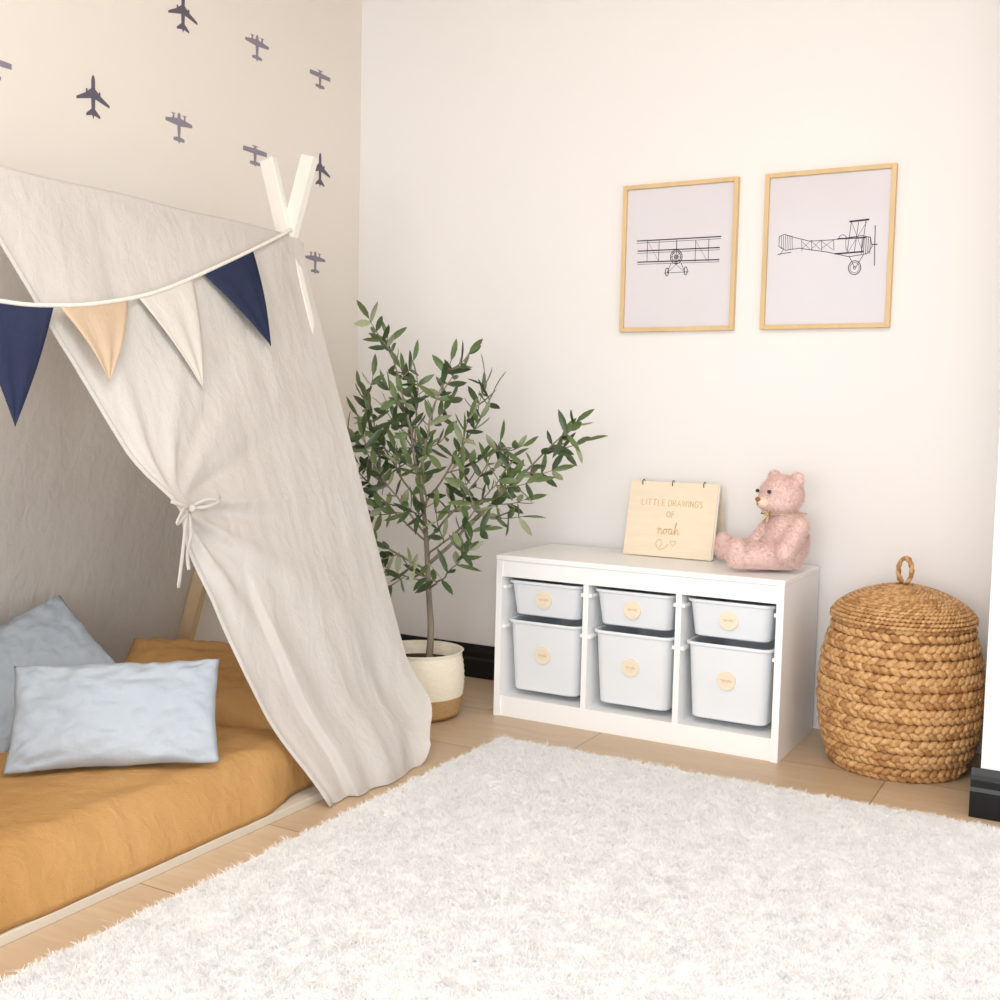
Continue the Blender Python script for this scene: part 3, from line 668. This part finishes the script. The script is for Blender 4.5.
# ------------------------------------------------------------------ shag rug
RX0,RX1,RY0,RY1=1.135,3.3,-3.5,-.760
b=MB(); b.box(RX0,RX1,RY0,RY1,.001,.021); rug=b.obj('shag_rug','pilebase'); rug['label']='thick ivory white shag rug on light plank floor'; rug['category']='rug'
def pile(specs,name):
    VV=[]
    for NT,x0,x1,y0,y1,per in specs:
        c=np.stack([rng.uniform(x0,x1,NT),rng.uniform(y0,y1,NT)],1)
        lean=np.array([noise.noise_vector(Vector((x*30,y*30,0)))[:] for x,y in c])[:,:2]*.5+rng.normal(size=(NT,2))*.6
        hh=np.array([noise.noise(Vector((x*50,y*50,3))) for x,y in c])*.5+1.0
        c=np.repeat(c,per,0)+rng.normal(size=(NT*per,2))*.004; ld=np.repeat(lean,per,0)+rng.normal(size=(NT*per,2))*.3; hh=np.repeat(hh,per)
        n=len(c); Ln=rng.uniform(.007,.014,n)*hh; wd=rng.uniform(.0006,.0011,n)
        ang=rng.uniform(0,2*math.pi,n); sx=np.stack([np.cos(ang),np.sin(ang),np.zeros(n)],1)*wd[:,None]
        base=np.stack([c[:,0],c[:,1],np.full(n,.0195)],1)
        mid=base+np.stack([ld[:,0]*.5,ld[:,1]*.5,np.full(n,.95)],1)*(Ln*.55)[:,None]
        cu=rng.normal(size=(n,2))*.4
        tip=base+np.stack([ld[:,0]*.75+cu[:,0],ld[:,1]*.75+cu[:,1],np.full(n,.95)],1)*(Ln)[:,None]
        VV.append(np.stack([base-sx,base+sx,mid+sx*1.1,mid-sx*1.1,tip+sx*.6,tip-sx*.6],1).reshape(-1,3))
    V=np.concatenate(VV); n=len(V)//6
    me=bpy.data.meshes.new(name); me.vertices.add(len(V)); me.vertices.foreach_set('co',V.ravel())
    i0=np.arange(n)*6; q=np.stack([np.stack([i0,i0+1,i0+2,i0+3],1),np.stack([i0+3,i0+2,i0+4,i0+5],1)],1).reshape(-1)
    me.loops.add(len(q)); me.loops.foreach_set('vertex_index',q.astype(np.int32)); me.polygons.add(len(q)//4)
    me.polygons.foreach_set('loop_start',np.arange(0,len(q),4,dtype=np.int32)); me.materials.append(M['pile'])
    me.update(calc_edges=True); me.validate()
    o=bpy.data.objects.new(name,me); COL.objects.link(o); o['kind']='stuff'; par(o,rug); return o
pile([(60000,RX0+.004,2.75,-2.75,RY1-.004,6),(8000,RX0+.004,RX1,RY0,-2.75,4),(4000,2.75,RX1,-2.75,RY1-.004,4)],'carpet_pile')

# ------------------------------------------------------------------ light, world, camera
w=bpy.data.worlds.new('World'); S.world=w; w.use_nodes=True; bg=w.node_tree.nodes['Background']; bg.inputs[0].default_value=(.935,.965,1,1); bg.inputs[1].default_value=1.6
def area(name,loc,tgt,size,e,col=(1,1,1)):
    l=bpy.data.lights.new(name,'AREA'); l.shape='RECTANGLE'; l.size=size[0]; l.size_y=size[1]; l.energy=e; l.color=col
    o=bpy.data.objects.new(name,l); COL.objects.link(o); o.location=loc; o.rotation_euler=(Vector(tgt)-Vector(loc)).to_track_quat('-Z','Y').to_euler(); return o
area('window_light',(2.9,-6.0,1.1),(1.6,-.6,0),(3.0,1.6),80,(1,1,1))
area('rug_fill_light',(2.2,-3.0,2.7),(1.9,-2.3,0),(1.5,1.5),48,(.98,.99,1))  # added overhead fill to brighten the rug, not a fixture of the room
S.view_settings.view_transform='Standard'; S.view_settings.look='None'

p=[2.8062,-3.8011,1.0297,0.5074,0.0737,0.0231,1.121]
yaw,pitch,roll,f=p[3:7]
Fv=np.array([-math.sin(yaw)*math.cos(pitch),math.cos(yaw)*math.cos(pitch),-math.sin(pitch)]); R_=np.array([math.cos(yaw),math.sin(yaw),0.]); U_=np.cross(R_,Fv)
R2=R_*math.cos(roll)+U_*math.sin(roll); U2=-R_*math.sin(roll)+U_*math.cos(roll)
cd=bpy.data.cameras.new('camera'); cd.lens=36*f; cd.sensor_width=36; cam=bpy.data.objects.new('camera',cd); COL.objects.link(cam)
cam.matrix_world=Matrix(((R2[0],U2[0],-Fv[0],p[0]),(R2[1],U2[1],-Fv[1],p[1]),(R2[2],U2[2],-Fv[2],p[2]),(0,0,0,1)))
cd.clip_start=.05; S.camera=cam
